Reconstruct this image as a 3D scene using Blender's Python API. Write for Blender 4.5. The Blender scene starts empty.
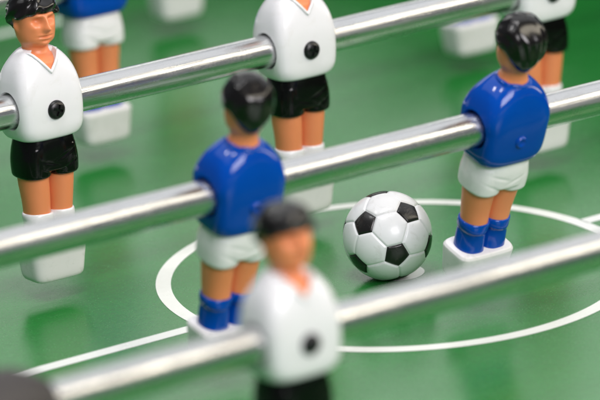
import bpy, bmesh, math, random
from mathutils import Matrix, Vector
random.seed(4)
S = 0.001                                   # everything is drawn in millimetres and stored in metres
scene = bpy.context.scene
C = scene.collection

# ------------------------------------------------------------------ camera
FWD = Vector((0.5486556, 0.7816705, -0.2965946))
RIGHT = Vector((0.8096542, -0.5852118, -0.0445775))
UP = Vector((0.2084156, 0.2156813, 0.9539626))
cam_d = bpy.data.cameras.new('camera'); cam = bpy.data.objects.new('camera', cam_d); C.objects.link(cam)
cam.matrix_world = Matrix(((RIGHT.x, UP.x, -FWD.x, -0.989914),
                           (RIGHT.y, UP.y, -FWD.y, -1.348249),
                           (RIGHT.z, UP.z, -FWD.z, 0.549981), (0, 0, 0, 1)))
cam_d.sensor_width = 36; cam_d.sensor_fit = 'HORIZONTAL'; cam_d.lens = 4626.8 / 600 * 36
cam_d.clip_start = 0.05; cam_d.clip_end = 50
cam_d.dof.use_dof = True; cam_d.dof.focus_distance = 1.735; cam_d.dof.aperture_fstop = 9.6
cam_d.dof.aperture_blades = 0
scene.camera = cam

# ------------------------------------------------------------------ room light
world = bpy.data.worlds.new('World'); scene.world = world; world.use_nodes = True
bg = world.node_tree.nodes['Background']
bg.inputs['Color'].default_value = (0.80, 0.90, 1.0, 1); bg.inputs['Strength'].default_value = 0.10
scene.view_settings.view_transform = 'Standard'; scene.view_settings.look = 'None'
scene.view_settings.exposure = 0.27; scene.view_settings.gamma = 1

def area(name, loc, target, sx, sy, watts, col):
    d = bpy.data.lights.new(name, 'AREA'); d.shape = 'RECTANGLE'; d.size = sx; d.size_y = sy
    d.energy = watts; d.color = col
    o = bpy.data.objects.new(name, d); C.objects.link(o); o.location = loc
    z = (Vector(loc) - Vector(target)).normalized()
    x = Vector((1, 0, 0)); x = (x - z * x.dot(z)).normalized(); y = z.cross(x)
    m = Matrix((x, y, z)).transposed().to_4x4(); m.translation = Vector(loc); o.matrix_world = m
    return o
# warm strip lamp on the camera's side, a broad pale ceiling and an added softbox behind the table
area('strip_lamp', (1.25, -1.15, 1.30), (0.0, 0.0, 0.05), 4.4, 0.33, 25, (1.0, 0.91, 0.73))
area('ceiling_lamp', (0.9, 0.42, 1.9), (0.9, 0.42, 0.0), 5.0, 2.5, 29, (0.97, 0.98, 1.0))
area('far_softbox', (1.25, 2.5, 1.22), (0.0, 0.0, 0.0), 3.2, 0.80, 11.5, (0.98, 1.0, 0.96))  # unseen softbox, added so its reflection washes the near field
area('front_fill', (-0.35, -2.3, 1.35), (0.0, 0.0, 0.05), 1.4, 1.0, 42, (1.0, 0.96, 0.99))  # unseen frontal fill, added to brighten the camera-facing sides
for px, py in ((-0.55, -0.35), (-0.15, -0.20), (-0.75, 0.35)):
    area('ceiling_panel', (px, py, 1.6), (px, py, 0.0), 0.26, 0.11, 3.6, (1.0, 0.99, 0.98))

# ------------------------------------------------------------------ materials
def nd(nt, t, **kw):
    n = nt.nodes.new(t)
    for k, v in kw.items(): setattr(n, k, v)
    return n
def mat(name, col, rough=0.3, metal=0.0, coat=0.0, sss=0.0, bump=0.0, bscale=900, var=0.0, rvar=0.0, sssr=(1, .4, .25), stretch=None, ior=1.5):
    m = bpy.data.materials.new(name); m.use_nodes = True; nt = m.node_tree
    b = nt.nodes['Principled BSDF']
    b.inputs['Base Color'].default_value = (*col, 1); b.inputs['Roughness'].default_value = rough
    b.inputs['Metallic'].default_value = metal; b.inputs['Coat Weight'].default_value = coat
    b.inputs['Coat Roughness'].default_value = 0.06; b.inputs['IOR'].default_value = ior
    if sss:
        b.inputs['Subsurface Weight'].default_value = sss
        b.inputs['Subsurface Radius'].default_value = sssr; b.inputs['Subsurface Scale'].default_value = 0.0005
    tc = nd(nt, 'ShaderNodeTexCoord'); mp = nd(nt, 'ShaderNodeMapping')
    nt.links.new(tc.outputs['Object'], mp.inputs['Vector'])
    if stretch: mp.inputs['Scale'].default_value = stretch
    nz = nd(nt, 'ShaderNodeTexNoise'); nz.inputs['Scale'].default_value = bscale; nz.inputs['Detail'].default_value = 4
    nt.links.new(mp.outputs['Vector'], nz.inputs['Vector'])
    if bump:
        bp = nd(nt, 'ShaderNodeBump'); bp.inputs['Strength'].default_value = bump; bp.inputs['Distance'].default_value = 0.0004
        nt.links.new(nz.outputs['Fac'], bp.inputs['Height']); nt.links.new(bp.outputs['Normal'], b.inputs['Normal'])
    if var:
        n2 = nd(nt, 'ShaderNodeTexNoise'); n2.inputs['Scale'].default_value = bscale * 0.25; n2.inputs['Detail'].default_value = 5
        nt.links.new(mp.outputs['Vector'], n2.inputs['Vector'])
        mx = nd(nt, 'ShaderNodeMix', data_type='RGBA')
        mx.inputs[6].default_value = (*[c * (1 - var) for c in col], 1)
        mx.inputs[7].default_value = (*[min(1, c * (1 + var)) for c in col], 1)
        nt.links.new(n2.outputs['Fac'], mx.inputs[0]); nt.links.new(mx.outputs[2], b.inputs['Base Color'])
    if rvar:
        mr = nd(nt, 'ShaderNodeMapRange'); mr.inputs['From Min'].default_value = .3; mr.inputs['From Max'].default_value = .7
        mr.inputs['To Min'].default_value = max(0.02, rough - rvar); mr.inputs['To Max'].default_value = rough + rvar
        nt.links.new(nz.outputs['Fac'], mr.inputs['Value']); nt.links.new(mr.outputs['Result'], b.inputs['Roughness'])
    return m
def wear(m, amount, scale, tint, rough_to, thin=0.52, wide=0.60):
    """faint grime and rubbed patches of their own shape: blends the colour and dulls the gloss"""
    nt = m.node_tree; b = nt.nodes['Principled BSDF']
    tc = nd(nt, 'ShaderNodeTexCoord'); n = nd(nt, 'ShaderNodeTexNoise'); n.inputs['Scale'].default_value = scale
    n.inputs['Detail'].default_value = 9; n.inputs['Roughness'].default_value = 0.68; n.inputs['Distortion'].default_value = 0.6
    nt.links.new(tc.outputs['Object'], n.inputs['Vector'])
    r = nd(nt, 'ShaderNodeMapRange'); r.inputs['From Min'].default_value = thin; r.inputs['From Max'].default_value = wide
    r.inputs['To Max'].default_value = amount; nt.links.new(n.outputs['Fac'], r.inputs['Value'])
    mx = nd(nt, 'ShaderNodeMix', data_type='RGBA'); bc = b.inputs['Base Color']
    if bc.is_linked: nt.links.new(bc.links[0].from_socket, mx.inputs[6])
    else: mx.inputs[6].default_value = bc.default_value
    mx.inputs[7].default_value = (*tint, 1); nt.links.new(r.outputs['Result'], mx.inputs[0]); nt.links.new(mx.outputs[2], bc)
    mf = nd(nt, 'ShaderNodeMix', data_type='FLOAT'); rc = b.inputs['Roughness']
    if rc.is_linked: nt.links.new(rc.links[0].from_socket, mf.inputs[2])
    else: mf.inputs[2].default_value = rc.default_value
    mf.inputs[3].default_value = rough_to; nt.links.new(r.outputs['Result'], mf.inputs[0]); nt.links.new(mf.outputs[0], rc)
M = {
 'field': mat('field_laminate', (0.012, 0.172, 0.026), 0.24, bump=0.10, bscale=1400, var=0.12, rvar=0.04),
 'line':  mat('field_white_print', (0.80, 0.82, 0.78), 0.25, bump=0.10, bscale=1400, var=0.03),
 'steel': mat('rod_steel', (0.68, 0.68, 0.685), 0.25, metal=1.0, bump=0.22, bscale=420, rvar=0.09, var=0.10, stretch=(0.05, 1, 1)),
 'white': mat('white_plastic', (0.80, 0.79, 0.82), 0.22, coat=0.4, sss=0.15, bump=0.03, bscale=160, sssr=(1, 1, 1)),
 'white_shorts': mat('white_shorts_plastic', (0.82, 0.80, 0.82), 0.22, coat=0.3, sss=0.12, bump=0.05, bscale=200, sssr=(1, 1, 1)),
 'block': mat('foot_block_plastic', (0.82, 0.80, 0.81), 0.28, sss=0.15, bump=0.03, bscale=200, sssr=(1, 1, 1)),
 'blue':  mat('blue_paint', (0.0, 0.058, 0.38), 0.10, coat=0.0, bump=0.07, bscale=130, var=0.06, ior=1.42),
 'black': mat('black_paint', (0.003, 0.003, 0.003), 0.15, coat=0.0, bump=0.04, bscale=160, ior=1.36),
 'hair':  mat('black_hair_paint', (0.005, 0.004, 0.004), 0.18, coat=0.1, bump=0.05, bscale=250),
 'skin':  mat('skin_paint', (0.80, 0.265, 0.110), 0.36, sss=0.12, bump=0.05, bscale=260, var=0.07),
 'screw': mat('black_oxide_screw', (0.012, 0.012, 0.013), 0.30, metal=0.3, bump=0.1, bscale=900),
 'board': mat('dark_table_board', (0.020, 0.030, 0.020), 0.45, bump=0.1, bscale=300),
 'rubber': mat('grey_brown_rubber', (0.032, 0.027, 0.026), 0.55, bump=0.1, bscale=500),
 'ball_white': mat('ball_white_plastic', (0.80, 0.80, 0.82), 0.30, coat=0.15, sss=0.1, bump=0.05, bscale=500, sssr=(1, 1, 1)),
 'ball_black': mat('ball_black_print', (0.012, 0.011, 0.011), 0.26, bump=0.10, bscale=700, var=0.3),
}

def scratches(m, scale, stretch, strength):
    nt = m.node_tree; b = nt.nodes['Principled BSDF']
    tc = nd(nt, 'ShaderNodeTexCoord'); mp = nd(nt, 'ShaderNodeMapping'); mp.inputs['Scale'].default_value = stretch
    n = nd(nt, 'ShaderNodeTexNoise'); n.inputs['Scale'].default_value = scale; n.inputs['Detail'].default_value = 6
    bp = nd(nt, 'ShaderNodeBump'); bp.inputs['Strength'].default_value = strength; bp.inputs['Distance'].default_value = 0.0003
    nt.links.new(tc.outputs['Object'], mp.inputs['Vector']); nt.links.new(mp.outputs['Vector'], n.inputs['Vector'])
    nt.links.new(n.outputs['Fac'], bp.inputs['Height'])
    if b.inputs['Normal'].is_linked: nt.links.new(b.inputs['Normal'].links[0].from_socket, bp.inputs['Normal'])
    nt.links.new(bp.outputs['Normal'], b.inputs['Normal'])
scratches(M['steel'], 1500, (0.03, 1, 1), 0.30)
wear(M['field'], 0.12, 60, (0.06, 0.20, 0.08), 0.42, 0.50, 0.66)
wear(M['line'], 0.22, 140, (0.52, 0.58, 0.50), 0.45, 0.54, 0.64)
wear(M['steel'], 0.35, 110, (0.50, 0.49, 0.48), 0.42, 0.54, 0.66)
wear(M['white'], 0.16, 150, (0.60, 0.58, 0.52), 0.42, 0.56, 0.66)
wear(M['white_shorts'], 0.20, 170, (0.55, 0.58, 0.55), 0.45, 0.56, 0.64)
wear(M['block'], 0.30, 220, (0.50, 0.52, 0.46), 0.55, 0.55, 0.64)
wear(M['ball_white'], 0.22, 200, (0.50, 0.49, 0.46), 0.5, 0.56, 0.63)
wear(M['ball_black'], 0.5, 260, (0.07, 0.06, 0.055), 0.5, 0.55, 0.62)
wear(M['blue'], 0.25, 180, (0.0, 0.03, 0.26), 0.34, 0.56, 0.66)

# ------------------------------------------------------------------ mesh helpers (input in mm)
def link_mesh(name, me, m, parent=None):
    me.name = name
    for v in me.vertices: pass
    o = bpy.data.objects.new(name, me); C.objects.link(o)
    if m is not None and not len(me.materials): me.materials.append(m)
    if parent: o.parent = parent
    return o
def bm_to_mesh(bm, name='mesh', smooth=True, angle=None, scale=True):
    bmesh.ops.recalc_face_normals(bm, faces=bm.faces)
    me = bpy.data.meshes.new(name)
    if scale: bm.transform(Matrix.Scale(S, 4))
    bm.to_mesh(me); bm.free()
    for p in me.polygons: p.use_smooth = smooth
    if angle: me.set_sharp_from_angle(angle=math.radians(angle))
    return me
def obj(name, bm, m, parent=None, smooth=True, angle=None):
    return link_mesh(name, bm_to_mesh(bm, name, smooth, angle), m, parent)

def catmull(pts, t):
    n = len(pts) - 1; x = t * n; i = min(int(x), n - 1); f = x - i
    p0 = pts[max(i - 1, 0)]; p1 = pts[i]; p2 = pts[i + 1]; p3 = pts[min(i + 2, n)]
    return [0.5 * (2 * b + (c - a) * f + (2 * a - 5 * b + 4 * c - d) * f * f + (3 * b - a - 3 * c + d) * f ** 3)
            for a, b, c, d in zip(p0, p1, p2, p3)]
def loft(bm, secs, rings=40, seg=64, fn=None):
    """secs: (z, cx, cy, rx, ry, exponent); closed at both ends"""
    rows = []
    for i in range(rings + 1):
        z, cx, cy, rx, ry, e = catmull(secs, i / rings)
        rx = max(rx, .02); ry = max(ry, .02)
        row = []
        for k in range(seg):
            a = 2 * math.pi * k / seg; c, s = math.cos(a), math.sin(a)
            r = 1.0 / (abs(c) ** e + abs(s) ** e) ** (1 / e)
            p = Vector((cx + rx * c * r, cy + ry * s * r, z))
            if fn: p = fn(p, a, i / rings)
            row.append(bm.verts.new(p))
        rows.append(row)
    for i in range(rings):
        for k in range(seg):
            bm.faces.new((rows[i][k], rows[i][(k + 1) % seg], rows[i + 1][(k + 1) % seg], rows[i + 1][k]))
    bm.faces.new(rows[0][::-1]); bm.faces.new(rows[-1])
    return bm
def lathe_x(bm, prof, seg=64, cap=True):
    """prof: (x, r) turned about the X axis"""
    rows = []
    for x, r in prof:
        rows.append([bm.verts.new((x, r * math.cos(2 * math.pi * k / seg), r * math.sin(2 * math.pi * k / seg))) for k in range(seg)])
    for i in range(len(rows) - 1):
        for k in range(seg):
            bm.faces.new((rows[i][k], rows[i][(k + 1) % seg], rows[i + 1][(k + 1) % seg], rows[i + 1][k]))
    if cap: bm.faces.new(rows[0][::-1]); bm.faces.new(rows[-1])
    return bm
def tube(bm, pts, r, seg=12, closed=False):
    n = len(pts); rows = []
    for i, p in enumerate(pts):
        a = pts[(i - 1) % n] if (closed or i > 0) else p
        b = pts[(i + 1) % n] if (closed or i < n - 1) else p
        t = (b - a).normalized(); ref = Vector((0, 1, 0)) if abs(t.y) < .9 else Vector((1, 0, 0))
        u = t.cross(ref).normalized(); v = t.cross(u)
        rr = r if (closed or 0 < i < n - 1) else r * .5
        rows.append([bm.verts.new(p + u * rr * math.cos(2 * math.pi * k / seg) + v * rr * math.sin(2 * math.pi * k / seg)) for k in range(seg)])
    for i in range(n if closed else n - 1):
        A, B = rows[i], rows[(i + 1) % n]
        for k in range(seg): bm.faces.new((A[k], A[(k + 1) % seg], B[(k + 1) % seg], B[k]))
    if not closed: bm.faces.new(rows[0][::-1]); bm.faces.new(rows[-1])
    return bm
def mods(bm, steps, cutters=()):
    """mesh from bm (mm) with remesh / smooth / boolean steps evaluated, then brought to metres"""
    bmesh.ops.recalc_face_normals(bm, faces=bm.faces)
    me = bpy.data.meshes.new('tmp'); bm.to_mesh(me); bm.free()
    o = bpy.data.objects.new('tmp', me); C.objects.link(o); extra = []
    for st in steps:
        if st[0] == 'remesh':
            md = o.modifiers.new('r', 'REMESH'); md.mode = 'VOXEL'; md.voxel_size = st[1]; md.use_smooth_shade = True
        elif st[0] == 'smooth':
            md = o.modifiers.new('s', 'SMOOTH'); md.factor = .5; md.iterations = st[1]
        elif st[0] == 'bool':
            cb = st[1]; bmesh.ops.recalc_face_normals(cb, faces=cb.faces)
            cm = bpy.data.meshes.new('cut'); cb.to_mesh(cm); cb.free()
            co = bpy.data.objects.new('cut', cm); C.objects.link(co); extra.append(co)
            md = o.modifiers.new('b', 'BOOLEAN'); md.operation = 'DIFFERENCE'; md.object = co; md.solver = 'EXACT'
    dg = bpy.context.evaluated_depsgraph_get(); dg.update()
    out = bpy.data.meshes.new_from_object(o.evaluated_get(dg))
    for x in [o] + extra:
        d = x.data; bpy.data.objects.remove(x); bpy.data.meshes.remove(d)
    out.transform(Matrix.Scale(S, 4))
    for p in out.polygons: p.use_smooth = True
    return out
def tag(o, label=None, cat=None, group=None, kind=None):
    if label: o['label'] = label
    if cat: o['category'] = cat
    if group: o['group'] = group
    if kind: o['kind'] = kind
    return o

# ------------------------------------------------------------------ playing field
def sheet(bm, x0, x1, y0, y1, z):
    return bm.faces.new([bm.verts.new(p) for p in ((x0, y0, z), (x1, y0, z), (x1, y1, z), (x0, y1, z))])
bm = bmesh.new(); sheet(bm, -900, 1300, -900, 1500, 0)
field = obj('playing_field', bm, M['field'], smooth=False); tag(field, kind='structure')
LZ = 0.12
def ring(bm, cx, cy, r0, r1, z, n=192):
    a = [(math.cos(2 * math.pi * i / n), math.sin(2 * math.pi * i / n)) for i in range(n)]
    vi = [bm.verts.new((cx + r0 * c, cy + r0 * s, z)) for c, s in a]; vo = [bm.verts.new((cx + r1 * c, cy + r1 * s, z)) for c, s in a]
    for i in range(n): bm.faces.new((vi[i], vo[i], vo[(i + 1) % n], vi[(i + 1) % n]))
bm = bmesh.new(); ring(bm, 0, 0, 86.2, 92.0, LZ)
tag(obj('centre_circle_line', bm, M['line'], field, smooth=False), kind='structure')
bm = bmesh.new(); bm.faces.new([bm.verts.new((10.4 * math.cos(i * math.pi / 48), 10.4 * math.sin(i * math.pi / 48), LZ)) for i in range(96)])
tag(obj('centre_spot', bm, M['line'], field, smooth=False), kind='structure')
bm = bmesh.new(); sheet(bm, -900, -91.5, -3, 3, LZ); sheet(bm, 91.5, 1300, -3, 3, LZ)
tag(obj('halfway_line', bm, M['line'], field, smooth=False), kind='structure')
bm = bmesh.new(); sheet(bm, -130, 130, 402, 408, LZ); sheet(bm, -130, -124, 408.01, 600, LZ); sheet(bm, 124, 130, 408.01, 600, LZ)
tag(obj('penalty_box_line', bm, M['line'], field, smooth=False), kind='structure')

# unseen table boards, added so the field darkens towards the far right
def board(name, x0, x1, y0, y1, label):
    bm = bmesh.new(); r = bmesh.ops.create_cube(bm, size=1)['verts']
    for v in r: v.co = Vector(((x0 + x1) / 2 + v.co.x * (x1 - x0), (y0 + y1) / 2 + v.co.y * (y1 - y0), 56 + v.co.z * 116))
    bmesh.ops.bevel(bm, geom=list(bm.edges), offset=2.5, segments=3, affect='EDGES')
    tag(obj(name, bm, M['board'], angle=40), label, 'table board')
board('unseen_side_board', 352, 372, -600, 622, 'unseen dark side board of the table, added beyond the right ends of the rods')
board('unseen_end_board', -352, 351.5, 602, 622, 'unseen dark end board of the table, added behind the far goal area')

# ------------------------------------------------------------------ rods
RH = 74.79; SP = 140.584; RR = 6.333
def rodY(k): return (2.5 - k) * SP
rod_labels = {
 0: 'steel rod farthest back, above the top edge, carrying the most distant white foot block',
 1: 'blurred steel rod behind the blue figure with white shorts at the top left',
 2: 'steel rod through three white shirts, running behind the ball from left edge to top',
 3: 'steel rod through the two blue figures nearest the ball',
 4: 'nearest steel rod, strongly blurred, crossing in front of ball and through the faceless white figure'}
for k in range(5):
    bm = bmesh.new()
    prof = [(-440, RR - .8), (-439.2, RR)] + [(-439.2 + i * (1139.2 / 24), RR) for i in range(1, 24)] + [(699.2, RR), (700, RR - .8)]
    lathe_x(bm, prof, 96)
    o = obj('steel_rod', bm, M['steel'], angle=40)
    o.location = (0, rodY(k) * S, RH * S)
    tag(o, rod_labels[k], 'rod', 'parallel steel rods across the table')
bm = bmesh.new()
lathe_x(bm, [(-320, 6.6), (-320, 12.8), (-319, 14.2), (-306, 14.5), (-300, 13.8), (-294.5, 11.4), (-290.5, 8.8), (-289.0, 7.4), (-288.9, 6.6)], 64)
o = obj('rubber_bumper', bm, M['rubber'], angle=50); o.location = (0, rodY(4) * S, RH * S)
tag(o, 'dark grey brown rubber stop on the nearest rod at bottom left corner', 'bumper')

# ------------------------------------------------------------------ football
def make_ball():
    phi = (1 + 5 ** .5) / 2; V = []
    for a in (1, -1):
        for b in (phi, -phi): V += [(0, a, b), (a, b, 0), (b, 0, a)]
    V = [Vector(v).normalized() for v in V]
    adj = lambda i, j: abs(V[i].dot(V[j]) - 1 / 5 ** .5) < 1e-6
    T = 0.30; faces = []
    def order(ps):
        c = sum(ps, Vector()) / len(ps); n = c.normalized(); u = (ps[0] - c).normalized(); w = n.cross(u)
        return sorted(ps, key=lambda p: math.atan2((p - c).dot(w), (p - c).dot(u)))
    for i in range(12):
        faces.append((order([V[i].lerp(V[j], T) for j in range(12) if adj(i, j)]), 1))
    for i in range(12):
        for j in range(i + 1, 12):
            for k in range(j + 1, 12):
                if adj(i, j) and adj(j, k) and adj(i, k):
                    ps = []
                    for a, b in ((i, j), (j, k), (k, i)): ps += [V[a].lerp(V[b], T), V[b].lerp(V[a], T)]
                    faces.append((order(ps), 0))
    bm = bmesh.new(); N = 16; R = 17.0
    for ps, mi in faces:
        c = sum(ps, Vector()) / len(ps)
        for q in range(len(ps)):
            a, b = ps[q], ps[(q + 1) % len(ps)]
            vs = {}
            for i in range(N + 1):
                for j in range(N + 1 - i):
                    # finer towards the seam
                    t = 1 - (i + j) / N; t = t ** 1.35
                    if i + j == 0: p = c
                    else: p = c * t + (a * (i / (i + j)) + b * (j / (i + j))) * (1 - t)
                    d = t * (c - (a + b) / 2).length * R
                    r = R - 0.42 * math.exp(-(d / 0.36) ** 2) - 0.10 * math.exp(-(d / 1.3) ** 2)
                    vs[i, j] = bm.verts.new(p.normalized() * r)
            for i in range(N):
                for j in range(N - i):
                    f = bm.faces.new((vs[i, j], vs[i + 1, j], vs[i, j + 1])); f.material_index = mi
                    if i + j < N - 1:
                        f = bm.faces.new((vs[i + 1, j], vs[i + 1, j + 1], vs[i, j + 1])); f.material_index = mi
    bmesh.ops.remove_doubles(bm, verts=bm.verts, dist=0.004)
    Rm = Matrix(((0.12542798, 0.06209942, -0.9901573), (-0.96746716, -0.21337465, -0.13593587), (-0.219716, 0.97499483, 0.033316)))
    bm.transform(Rm.to_4x4())
    me = bm_to_mesh(bm, 'football'); me.materials.append(M['ball_white']); me.materials.append(M['ball_black'])
    o = bpy.data.objects.new('football', me); C.objects.link(o); o.location = (-6.0 * S, -2.9 * S, 16.7 * S)
    tag(o, 'small white toy football with black pentagons resting on the centre spot', 'ball')
make_ball()

# ------------------------------------------------------------------ the figures (facing -Y, rod axis at the origin)
TORSO_W = [(-13.4, 0, 0, 9.5, 7.6, 3.0), (-13.0, 0, 0, 11.8, 9.2, 3.6), (-11.6, 0, 0, 13.0, 10.3, 4.2), (-8.5, 0, 0, 13.7, 10.9, 5.4),
         (-4, 0, 0, 13.95, 11.1, 6.0), (1, 0, 0, 14.05, 11.2, 6.0), (6, 0, 0, 13.95, 11.0, 5.6), (11, 0, 0, 13.35, 10.4, 4.6),
         (15, 0, 0, 12.2, 9.6, 3.6), (18, 0, 0, 10.6, 8.8, 2.8), (20.2, 0, 0, 8.7, 7.8, 2.5), (21.6, 0, 0, 7.0, 6.9, 2.2), (22.2, 0, 0, 5.4, 5.6, 2.1)]
TORSO_B = [(z if z < 4 else 4 + (z - 4) * 0.83, a, b, (c + .45) if z > 4 else c, d, e) for z, a, b, c, d, e in TORSO_W]
TORSO_W = [(z if z > 0 else z * 0.88, a, b, c, d, e) for z, a, b, c, d, e in TORSO_W]
TORSO = TORSO_W
def gz(x, s): return math.exp(-(x / s) ** 2)

def shirt_mesh(kind):
    bm = bmesh.new(); loft(bm, TORSO_W if kind == 'white' else TORSO_B, 72, 120)
    steps = []
    # neck seat and (front) V opening
    if kind == 'white':
        cb = bmesh.new(); b0 = [(-5.8, 26), (5.8, 26), (5.4, 21.2), (0, 14.4), (-5.4, 21.2)]
        fr = [cb.verts.new((x, -14, z)) for x, z in b0]; bk = [cb.verts.new((x, -3.0, z)) for x, z in b0]
        cb.faces.new(fr); cb.faces.new(bk[::-1])
        for i in range(5): cb.faces.new((fr[i], bk[i], bk[(i + 1) % 5], fr[(i + 1) % 5]))
        steps.append(('bool', cb))
    cb = bmesh.new()
    lathe_x(cb, [(-20, 8.9), (-15.5, 8.2), (-14.3, 7.7), (-13.6, 7.2), (-12.9, 6.95), (12.9, 6.95), (13.6, 7.2), (14.3, 7.7), (15.5, 8.2), (20, 8.9)], 72)
    steps.append(('bool', cb))
    me = mods(bm, steps); me.set_sharp_from_angle(angle=math.radians(38))
    return me
def torso_y(x, z):
    """front surface y of the shirt at (x, z)"""
    best = None
    for i in range(200):
        s = catmull(TORSO, i / 199)
        if best is None or abs(s[0] - z) < abs(best[0] - z): best = s
    z0, cx, cy, rx, ry, e = best
    return -ry * max(0.0, 1 - min(1, abs(x) / rx) ** e) ** (1 / e)
def collar_bm(kind):
    bm = bmesh.new()
    if kind == 'white':
        pts = []
        for i in range(13):
            x = -5.8 + 5.8 * i / 12; z = 14.2 + 7.2 * (abs(x) / 5.8); pts.append(Vector((x, torso_y(x, z) - 0.10, z)))
        pts += [Vector((-p.x, p.y, p.z)) for p in pts[-2::-1]]
        back = [Vector((6.3 * math.cos(a), 0.5 + 5.9 * math.sin(a), 20.9)) for a in [math.pi * t / 14 for t in range(0, 15)]]
        loop = pts + back
        tube(bm, loop, 0.62, 12, closed=True)
    else:
        loop = [Vector(((5.75 + .22 * math.sin(5 * a)) * math.cos(a), 0.2 + (5.75 + .2 * math.sin(4 * a + 1)) * math.sin(a), 18.5 + 0.18 * math.sin(7 * a) + 0.5 * math.sin(a + 1.5))) for a in [2 * math.pi * t / 40 for t in range(40)]]
        tube(bm, loop, 1.05, 14, closed=True)
    return bm
HS = 1.09
def head_bm(kind):
    """one continuous head, neck and upper chest"""
    bm = bmesh.new()
    secs = [(6, 0, -1.2, 6.0, 8.2, 3.0), (11, 0, -1.0, 7.0, 9.0, 3.0), (15, 0, -0.6, 7.2, 8.6, 2.6), (18, 0, -0.2, 6.4, 7.0, 2.3),
            (20.5, 0, 0.2, 5.3, 5.4, 2.1), (22.6, 0, 0.4, 5.0, 5.0, 2.0), (24.0, 0, -0.2, 5.6, 5.9, 2.0), (25.4, 0, -0.7, 6.4, 7.1, 2.2),
            (27.5, 0, -0.6, 7.0, 7.7, 2.2), (30.5, 0, -0.3, 7.4, 8.0, 2.2), (34, 0, 0, 7.6, 8.1, 2.2), (37, 0, 0.3, 7.2, 7.8, 2.1), (39.5, 0, 0.6, 5.6, 6.2, 2.0), (41, 0, 0.8, 2.2, 2.6, 2.0)]
    def fn(p, a, t):
        x, y, z = p
        if z > 20:
            f = max(0.0, -math.sin(a)) ** 1.5; d = 0.0
            d += 2.4 * gz(x, 1.25) * gz(z - 29.9, 1.3) + 1.5 * gz(x, 0.95) * gz(z - 32.2, 2.0)      # nose
            d += 0.75 * gz(z - 34.5, 0.8) * gz(abs(x) - 2.7, 2.4)                                  # brow
            d -= 1.9 * gz(z - 32.6, 1.1) * gz(abs(x) - 3.0, 1.7)                                  # sockets
            d += 0.45 * gz(z - 32.4, 0.6) * gz(abs(x) - 3.0, 1.1)                                  # eyeballs
            d += 0.45 * gz(z - 27.7, 0.42) * gz(x, 2.2) + 0.50 * gz(z - 26.5, 0.45) * gz(x, 1.8)    # lips
            d -= 0.8 * gz(z - 27.1, 0.3) * gz(x, 2.4)
            d += 1.0 * gz(z - 24.0, 1.0) * gz(x, 2.6)                                              # chin
            d -= 0.4 * gz(z - 25.5, 0.5) * gz(x, 2.2)
            d += 0.45 * gz(z - 30.3, 1.5) * gz(abs(x) - 4.6, 1.5)                                   # cheekbones
            p = p + Vector((0, -d * f * 1.35, 0))
            e = 0.9 * gz(z - 30.3, 1.9) * gz(y - 0.9, 1.4) * abs(math.cos(a))                       # ears
            p = p + Vector((math.copysign(e, x), 0, 0))
        if kind == 'blue' and z < 20:
            k = 1 - 0.38 * min(1, (20 - z) / 6); p = Vector((x * k, y * k, z))
        return p
    loft(bm, secs, 110, 128, fn)
    for v in bm.verts:
        if v.co.z > 35.2:
            k = 1 - .22 * min(1, (v.co.z - 35.2) / 3); v.co.x *= k; v.co.y *= k; v.co.z = 35.2 + (v.co.z - 35.2) * .55
        if v.co.z > 21: v.co.z = 21 + (v.co.z - 21) * HS
    # the chest inside the V lies a hair under the shirt's surface
    if kind == 'white':
        for v in bm.verts:
            if v.co.z < 20.5 and v.co.y < -1:
                ty = torso_y(v.co.x, v.co.z) + 0.75
                w = min(1, max(0, (20.5 - v.co.z) / 3.0))
                v.co.y = v.co.y * (1 - w) + ty * w
    return bm
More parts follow.
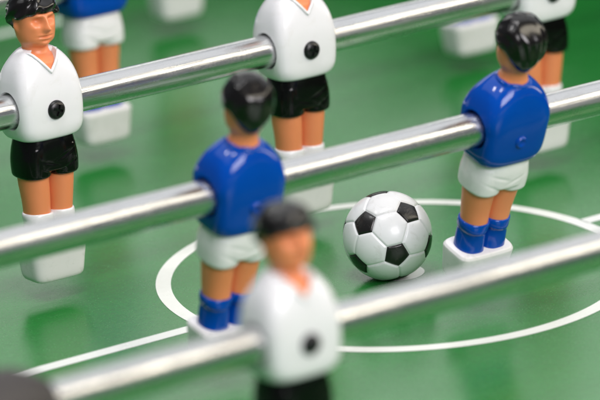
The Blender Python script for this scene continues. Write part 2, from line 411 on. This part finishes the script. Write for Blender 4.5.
def hair_bm(style):
    """shell from crown to hairline, closed inside the head"""
    bm = bmesh.new(); SEG, RG = 144, 46
    rng = random.Random(7)
    ph = [rng.uniform(0, 6.28) for _ in range(8)]
    rows = []
    for i in range(RG + 9):
        t = min(1.0, i / RG); inner = max(0, i - RG) / 8
        row = []
        for k in range(SEG):
            a = 2 * math.pi * k / SEG                       # a = -90 deg is the face
            c, s = math.cos(a), math.sin(a)
            front = max(0.0, -s); back = max(0.0, s)
            if style == 'wavy':
                line = 33.6 + 1.3 * front ** 2 + 0.45 * math.sin(3 * a + 1.0) * front + 0.18 * math.sin(8 * a + ph[0]) * front - 7.0 * back ** 2.0
            else:
                line = 33.4 + 1.5 * front ** 2 - 7.9 * back ** 2.8 - 1.2 * gz(s - .15, .25)
            top = 42.6
            el = t
            # vertical profile: superellipse from crown to just above the hairline
            zz = top - (top - line) * (1 - math.cos(el * math.pi / 2)) ** 0.82
            u = min(1, max(0, (zz - 31.0) / (top - 31.0)))
            rad = (1 - u ** 2.9) ** (1 / 2.3)
            rx, ry = (9.5, 9.8) if style == 'wavy' else (9.6, 9.9)
            if zz < 31:                                       # nape narrows to a V
                q = (31 - zz) / 9.0; rx *= 1 - 0.10 * q; ry *= 1 - 0.36 * q ** 1.1
            y0 = 0.35
            if style == 'wavy':
                g = 0.50 * math.sin(4 * a + 6 * t + ph[1]) * math.sin(8 * t + ph[2] + 1.5 * math.sin(2 * a)) + 0.26 * math.sin(9 * a + 8 * t + 1.2 * math.sin(3 * a) + ph[3])
                g *= 1.2 * min(1, t * 2.5)
            elif style == 'swirl':
                g = 0.22 * math.sin(9 * a + 7 * t) * min(1, t * 3) * (1 - .75 * t) + 0.55 * gz(t - .33, .07) - 0.4 * gz(t - .2, .07)
            else:
                g = 0.34 * math.sin(15 * (c * .8 + s * .5 + .25 * t * c) * (0.4 + t)) * (1 - t) ** .6 * min(1, t * 3) + .10 * math.sin(21 * a) * front
            g -= 0.5 * (gz(t - 1, .05))
            R1 = rad + g / 9.0
            x, y, z = rx * c * R1, y0 + ry * s * R1, zz + g * .4 * (1 - rad)
            if t >= 1 and inner > 0:
                kx = 1 - 0.34 * inner; x *= kx; y = y0 + (y - y0) * kx; z += 0.35 * inner
            if style != 'wavy' and inner == 0:
                # flattened slope at the back of the crown gives the moulded helmet outline
                for nx, ny, nz, lim in ((0, .58, .815, 9.3), (.80, -.1, .59, 9.7), (-.80, -.1, .59, 9.7)):
                    over = x * nx + (y - y0) * ny + (z - 32.6) * nz - lim
                    if over > -0.5:
                        cut = max(0, over) * .8 + .1 * gz(over, .5); x -= nx * cut; y -= ny * cut; z -= nz * cut
            row.append(bm.verts.new((x, y, 21 + (z - 21) * (HS if style == 'wavy' else 1.125))))
        rows.append(row)
    # crown
    cv = bm.verts.new((0, .35, sum(v.co.z for v in rows[0]) / SEG))
    for r in rows[0]: r.co.x *= 1
    for i in range(len(rows) - 1):
        for k in range(SEG):
            bm.faces.new((rows[i][k], rows[i][(k + 1) % SEG], rows[i + 1][(k + 1) % SEG], rows[i + 1][k]))
    for k in range(SEG): bm.faces.new((rows[0][k], rows[0][(k + 1) % SEG], cv))
    bm.faces.new(rows[-1])
    bmesh.ops.remove_doubles(bm, verts=bm.verts, dist=0.001)
    return bm
def shorts_mesh(kind):
    bm = bmesh.new()
    loft(bm, [(-10.5, 0, 0, 10.8, 8.6, 2.6), (-14, 0, 0, 11.5, 9.2, 2.8), (-18, 0, 0, 12.0, 9.5, 2.9), (-23, 0, 0, 12.0, 9.3, 2.9), (-23.8, 0, 0, 11.4, 8.6, 2.8)], 24, 72)
    for s in (-1, 1):
        loft(bm, [(-15, s * 5.6, 0, 6.0, 8.6, 2.5), (-20, s * 5.9, 0, 6.4, 8.9, 2.6), (-24.5, s * 6.0, 0, 6.3, 8.7, 2.6), (-26.0, s * 6.0, 0, 6.1, 8.4, 2.5), (-26.6, s * 6.0, 0, 5.3, 7.6, 2.5)], 24, 56)
    me = mods(bm, [('remesh', 0.32), ('smooth', 5)])
    # shallow folds pressed into the cloth
    for v in me.vertices:
        x, y, z = v.co.x / S, v.co.y / S, v.co.z / S
        d = 0
        for k, (fx, fz, sl) in enumerate(((4, -18.5, .35), (-3, -20.5, -.3), (6, -22.5, .5))):
            d -= 0.28 * gz(z - fz - sl * (x - fx), .55) * gz(x - fx, 3.2)
        n = v.normal
        v.co += Vector(n) * d * S
    return me
def leg_bm(s):
    bm = bmesh.new()
    return loft(bm, [(-21, s * 5.6, 0, 5.4, 6.6, 2.2), (-28, s * 5.5, 0, 5.5, 6.5, 2.2), (-33, s * 5.25, -.1, 5.3, 6.0, 2.2), (-37, s * 5.05, -.1, 5.1, 5.6, 2.2),
                     (-41, s * 4.9, .1, 4.9, 5.4, 2.2), (-45, s * 4.85, .2, 4.7, 5.2, 2.2)], 24, 48)
def sock_mesh(s, kind):
    bm = bmesh.new()
    def fn(p, a, t):
        w = 0.13 * math.sin(3 * a + 7 * t + s) + 0.14 * math.sin(11 * t + 2 * a)
        return Vector((p.x + w * math.cos(a), p.y + w * math.sin(a), p.z + .12 * math.sin(2 * a)))
    x = s * 4.85
    loft(bm, [(-56, x, 0, 4.9, 6.0, 2.4), (-53.5, x, 0, 5.0, 6.0, 2.4), (-50, x, 0, 4.9, 5.7, 2.3), (-47, x, 0, 4.85, 5.5, 2.3), (-45.2, x, 0, 5.0, 5.6, 2.2),
              (-44.2, x, 0, 5.5, 6.2, 2.2), (-42.6, x, 0, 5.65, 6.3, 2.2), (-41.2, x, 0, 5.45, 6.1, 2.2), (-40.7, x, 0, 4.9, 5.5, 2.2), (-41.0, x, 0, 4.2, 4.8, 2.2)], 60, 56, fn)
    return bm
def block_bm():
    bm = bmesh.new()
    loft(bm, [(-67.2, 0, 0, 8.8, 5.3, 6), (-67.2, 0, 0, 9.6, 6.1, 5.5), (-66.6, 0, 0, 10.3, 6.7, 5.5), (-65, 0, 0, 11.0, 7.1, 5.5), (-60, 0, 0, 11.7, 7.5, 5.5),
              (-55, 0, 0, 12.3, 8.0, 5.5), (-53.9, 0, 0, 12.1, 7.8, 5.5), (-53.2, 0, 0, 11.6, 7.3, 5.5), (-53.0, 0, 0, 10.7, 6.4, 5.5)], 48, 96)
    return bm
def screw_bm():
    bm = bmesh.new()
    prof = [(0.30, 0.01), (0.25, 1.2), (0.05, 2.2), (-0.35, 3.0), (-0.8, 3.5), (-1.3, 3.65), (-3.4, 3.65)]
    rows = []
    for d, r in prof:
        rows.append([bm.verts.new((r * math.cos(2 * math.pi * k / 48), -11.5 - 1.25 - d, r * math.sin(2 * math.pi * k / 48))) for k in range(48)])
    for i in range(len(rows) - 1):
        for k in range(48): bm.faces.new((rows[i][k], rows[i][(k + 1) % 48], rows[i + 1][(k + 1) % 48], rows[i + 1][k]))
    bm.faces.new(rows[0]); bm.faces.new(rows[-1])
    steps = []
    for ang in (20, 110):
        cb = bmesh.new(); r = bmesh.ops.create_cube(cb, size=1.0)['verts']
        mt = Matrix.Translation((0, -12.75, 0)) @ Matrix.Rotation(math.radians(ang), 4, 'Y') @ Matrix.Diagonal((4.4, 1.6, 1.0, 1))
        for v in r: v.co = mt @ v.co
        steps.append(('bool', cb))
    me = mods(bm, steps); me.set_sharp_from_angle(angle=math.radians(35))
    return me
def bump_bm():
    bm = bmesh.new(); cz = -2.0
    rows = []
    for d, r in [(-.4, .01), (-.3, .5), (-.45, .9), (-.9, 1.35), (-1.15, 1.75), (-1.0, 2.05), (-.4, 2.4), (.5, 2.7), (2.0, 2.8)]:
        rows.append([bm.verts.new((r * math.cos(2 * math.pi * k / 32), 11.5 - d - .45, cz + r * math.sin(2 * math.pi * k / 32))) for k in range(32)])
    for i in range(len(rows) - 1):
        for k in range(32): bm.faces.new((rows[i][k], rows[i][(k + 1) % 32], rows[i + 1][(k + 1) % 32], rows[i + 1][k]))
    bm.faces.new(rows[0]); bm.faces.new(rows[-1])
    return bm

HEADTURN = -16
def make_figure(kind, hair):
    root = bpy.data.objects.new('table_football_figure', None); C.objects.link(root); root.empty_display_size = .02
    shirt = link_mesh('shirt', shirt_mesh(kind), M['white'] if kind == 'white' else M['blue'], root)
    obj('collar', collar_bm(kind), M['white'] if kind == 'white' else M['blue'], shirt)
    if kind == 'white':
        link_mesh('screw', screw_bm(), M['screw'], shirt)
    else:
        obj('screw_boss', bump_bm(), M['blue'], shirt)
        sc = link_mesh('screw', screw_bm(), M['screw'], shirt)
    head = obj('head', head_bm(kind), M['skin'], root)
    obj('hair', hair_bm(hair), M['hair'], head)
    if kind == 'blue': head.rotation_euler = (0, 0, math.radians(HEADTURN))
    link_mesh('shorts', shorts_mesh(kind), M['black'] if kind == 'white' else M['white_shorts'], root)
    for s in (-1, 1):
        obj('leg', leg_bm(s), M['skin'], root)
        obj('sock', sock_mesh(s, kind), M['white'] if kind == 'white' else M['blue'], root)
    obj('foot_block', block_bm(), M['block'], root)
    return root
def copy_tree(o, parent=None):
    c = o.copy(); C.objects.link(c)
    if parent: c.parent = parent
    for ch in list(o.children): copy_tree(ch, c)
    return c
def place(o, x, k, tilt, blue, label):
    o.location = (x * S, rodY(k) * S, RH * S)
    o.rotation_euler = (math.radians(-tilt), 0, 0) if not blue else (math.radians(tilt), 0, math.pi)
    tag(o, label, 'table football figure', 'blue shirted table football figures' if blue else 'white shirted table football figures')

white = make_figure('white', 'wavy')
W = [(-111.0, 2, 1.5, 'white-shirted figure at the left edge with wavy black hair and its whole face showing'),
     (6.6, 2, 0, 'white-shirted figure at top centre, head cut off by the frame, behind a blue figure'),
     (126.6, 2, -1, 'white-shirted figure at top right, partly behind the head of the sharp blue figure'),
     (-197.9, 4, 0, 'nearest figure, strongly blurred, white shirt and dark hair, on the front rod'),
     (139.4, 0, 0, 'most distant white figure, only its blurred foot block showing at top left')]
for i, (x, k, t, l) in enumerate(W):
    place(white if i == 0 else copy_tree(white), x, k, t, False, l)
blue = make_figure('blue', 'combed')
blue_d = copy_tree(blue)
for ch in blue_d.children_recursive:
    if ch.name.startswith('hair'):
        me = bm_to_mesh(hair_bm('swirl'), 'hair'); me.materials.append(M['hair']); ch.data = me
place(blue, -1.0, 3, -19, True, 'sharp blue-shirted figure standing right of the ball, seen from behind')
place(blue_d, -119.2, 3, -14, True, 'slightly blurred blue-shirted figure left of the ball, seen from behind with a swirl of hair')
place(copy_tree(blue), 3.1, 1, 3, True, 'blurred blue-shirted figure with white shorts behind the white-shirted figure at left edge')
place(copy_tree(blue), 197.3, 1, 3, True, 'distant figure of which only the white foot block shows, left of the sharp dark-haired head')
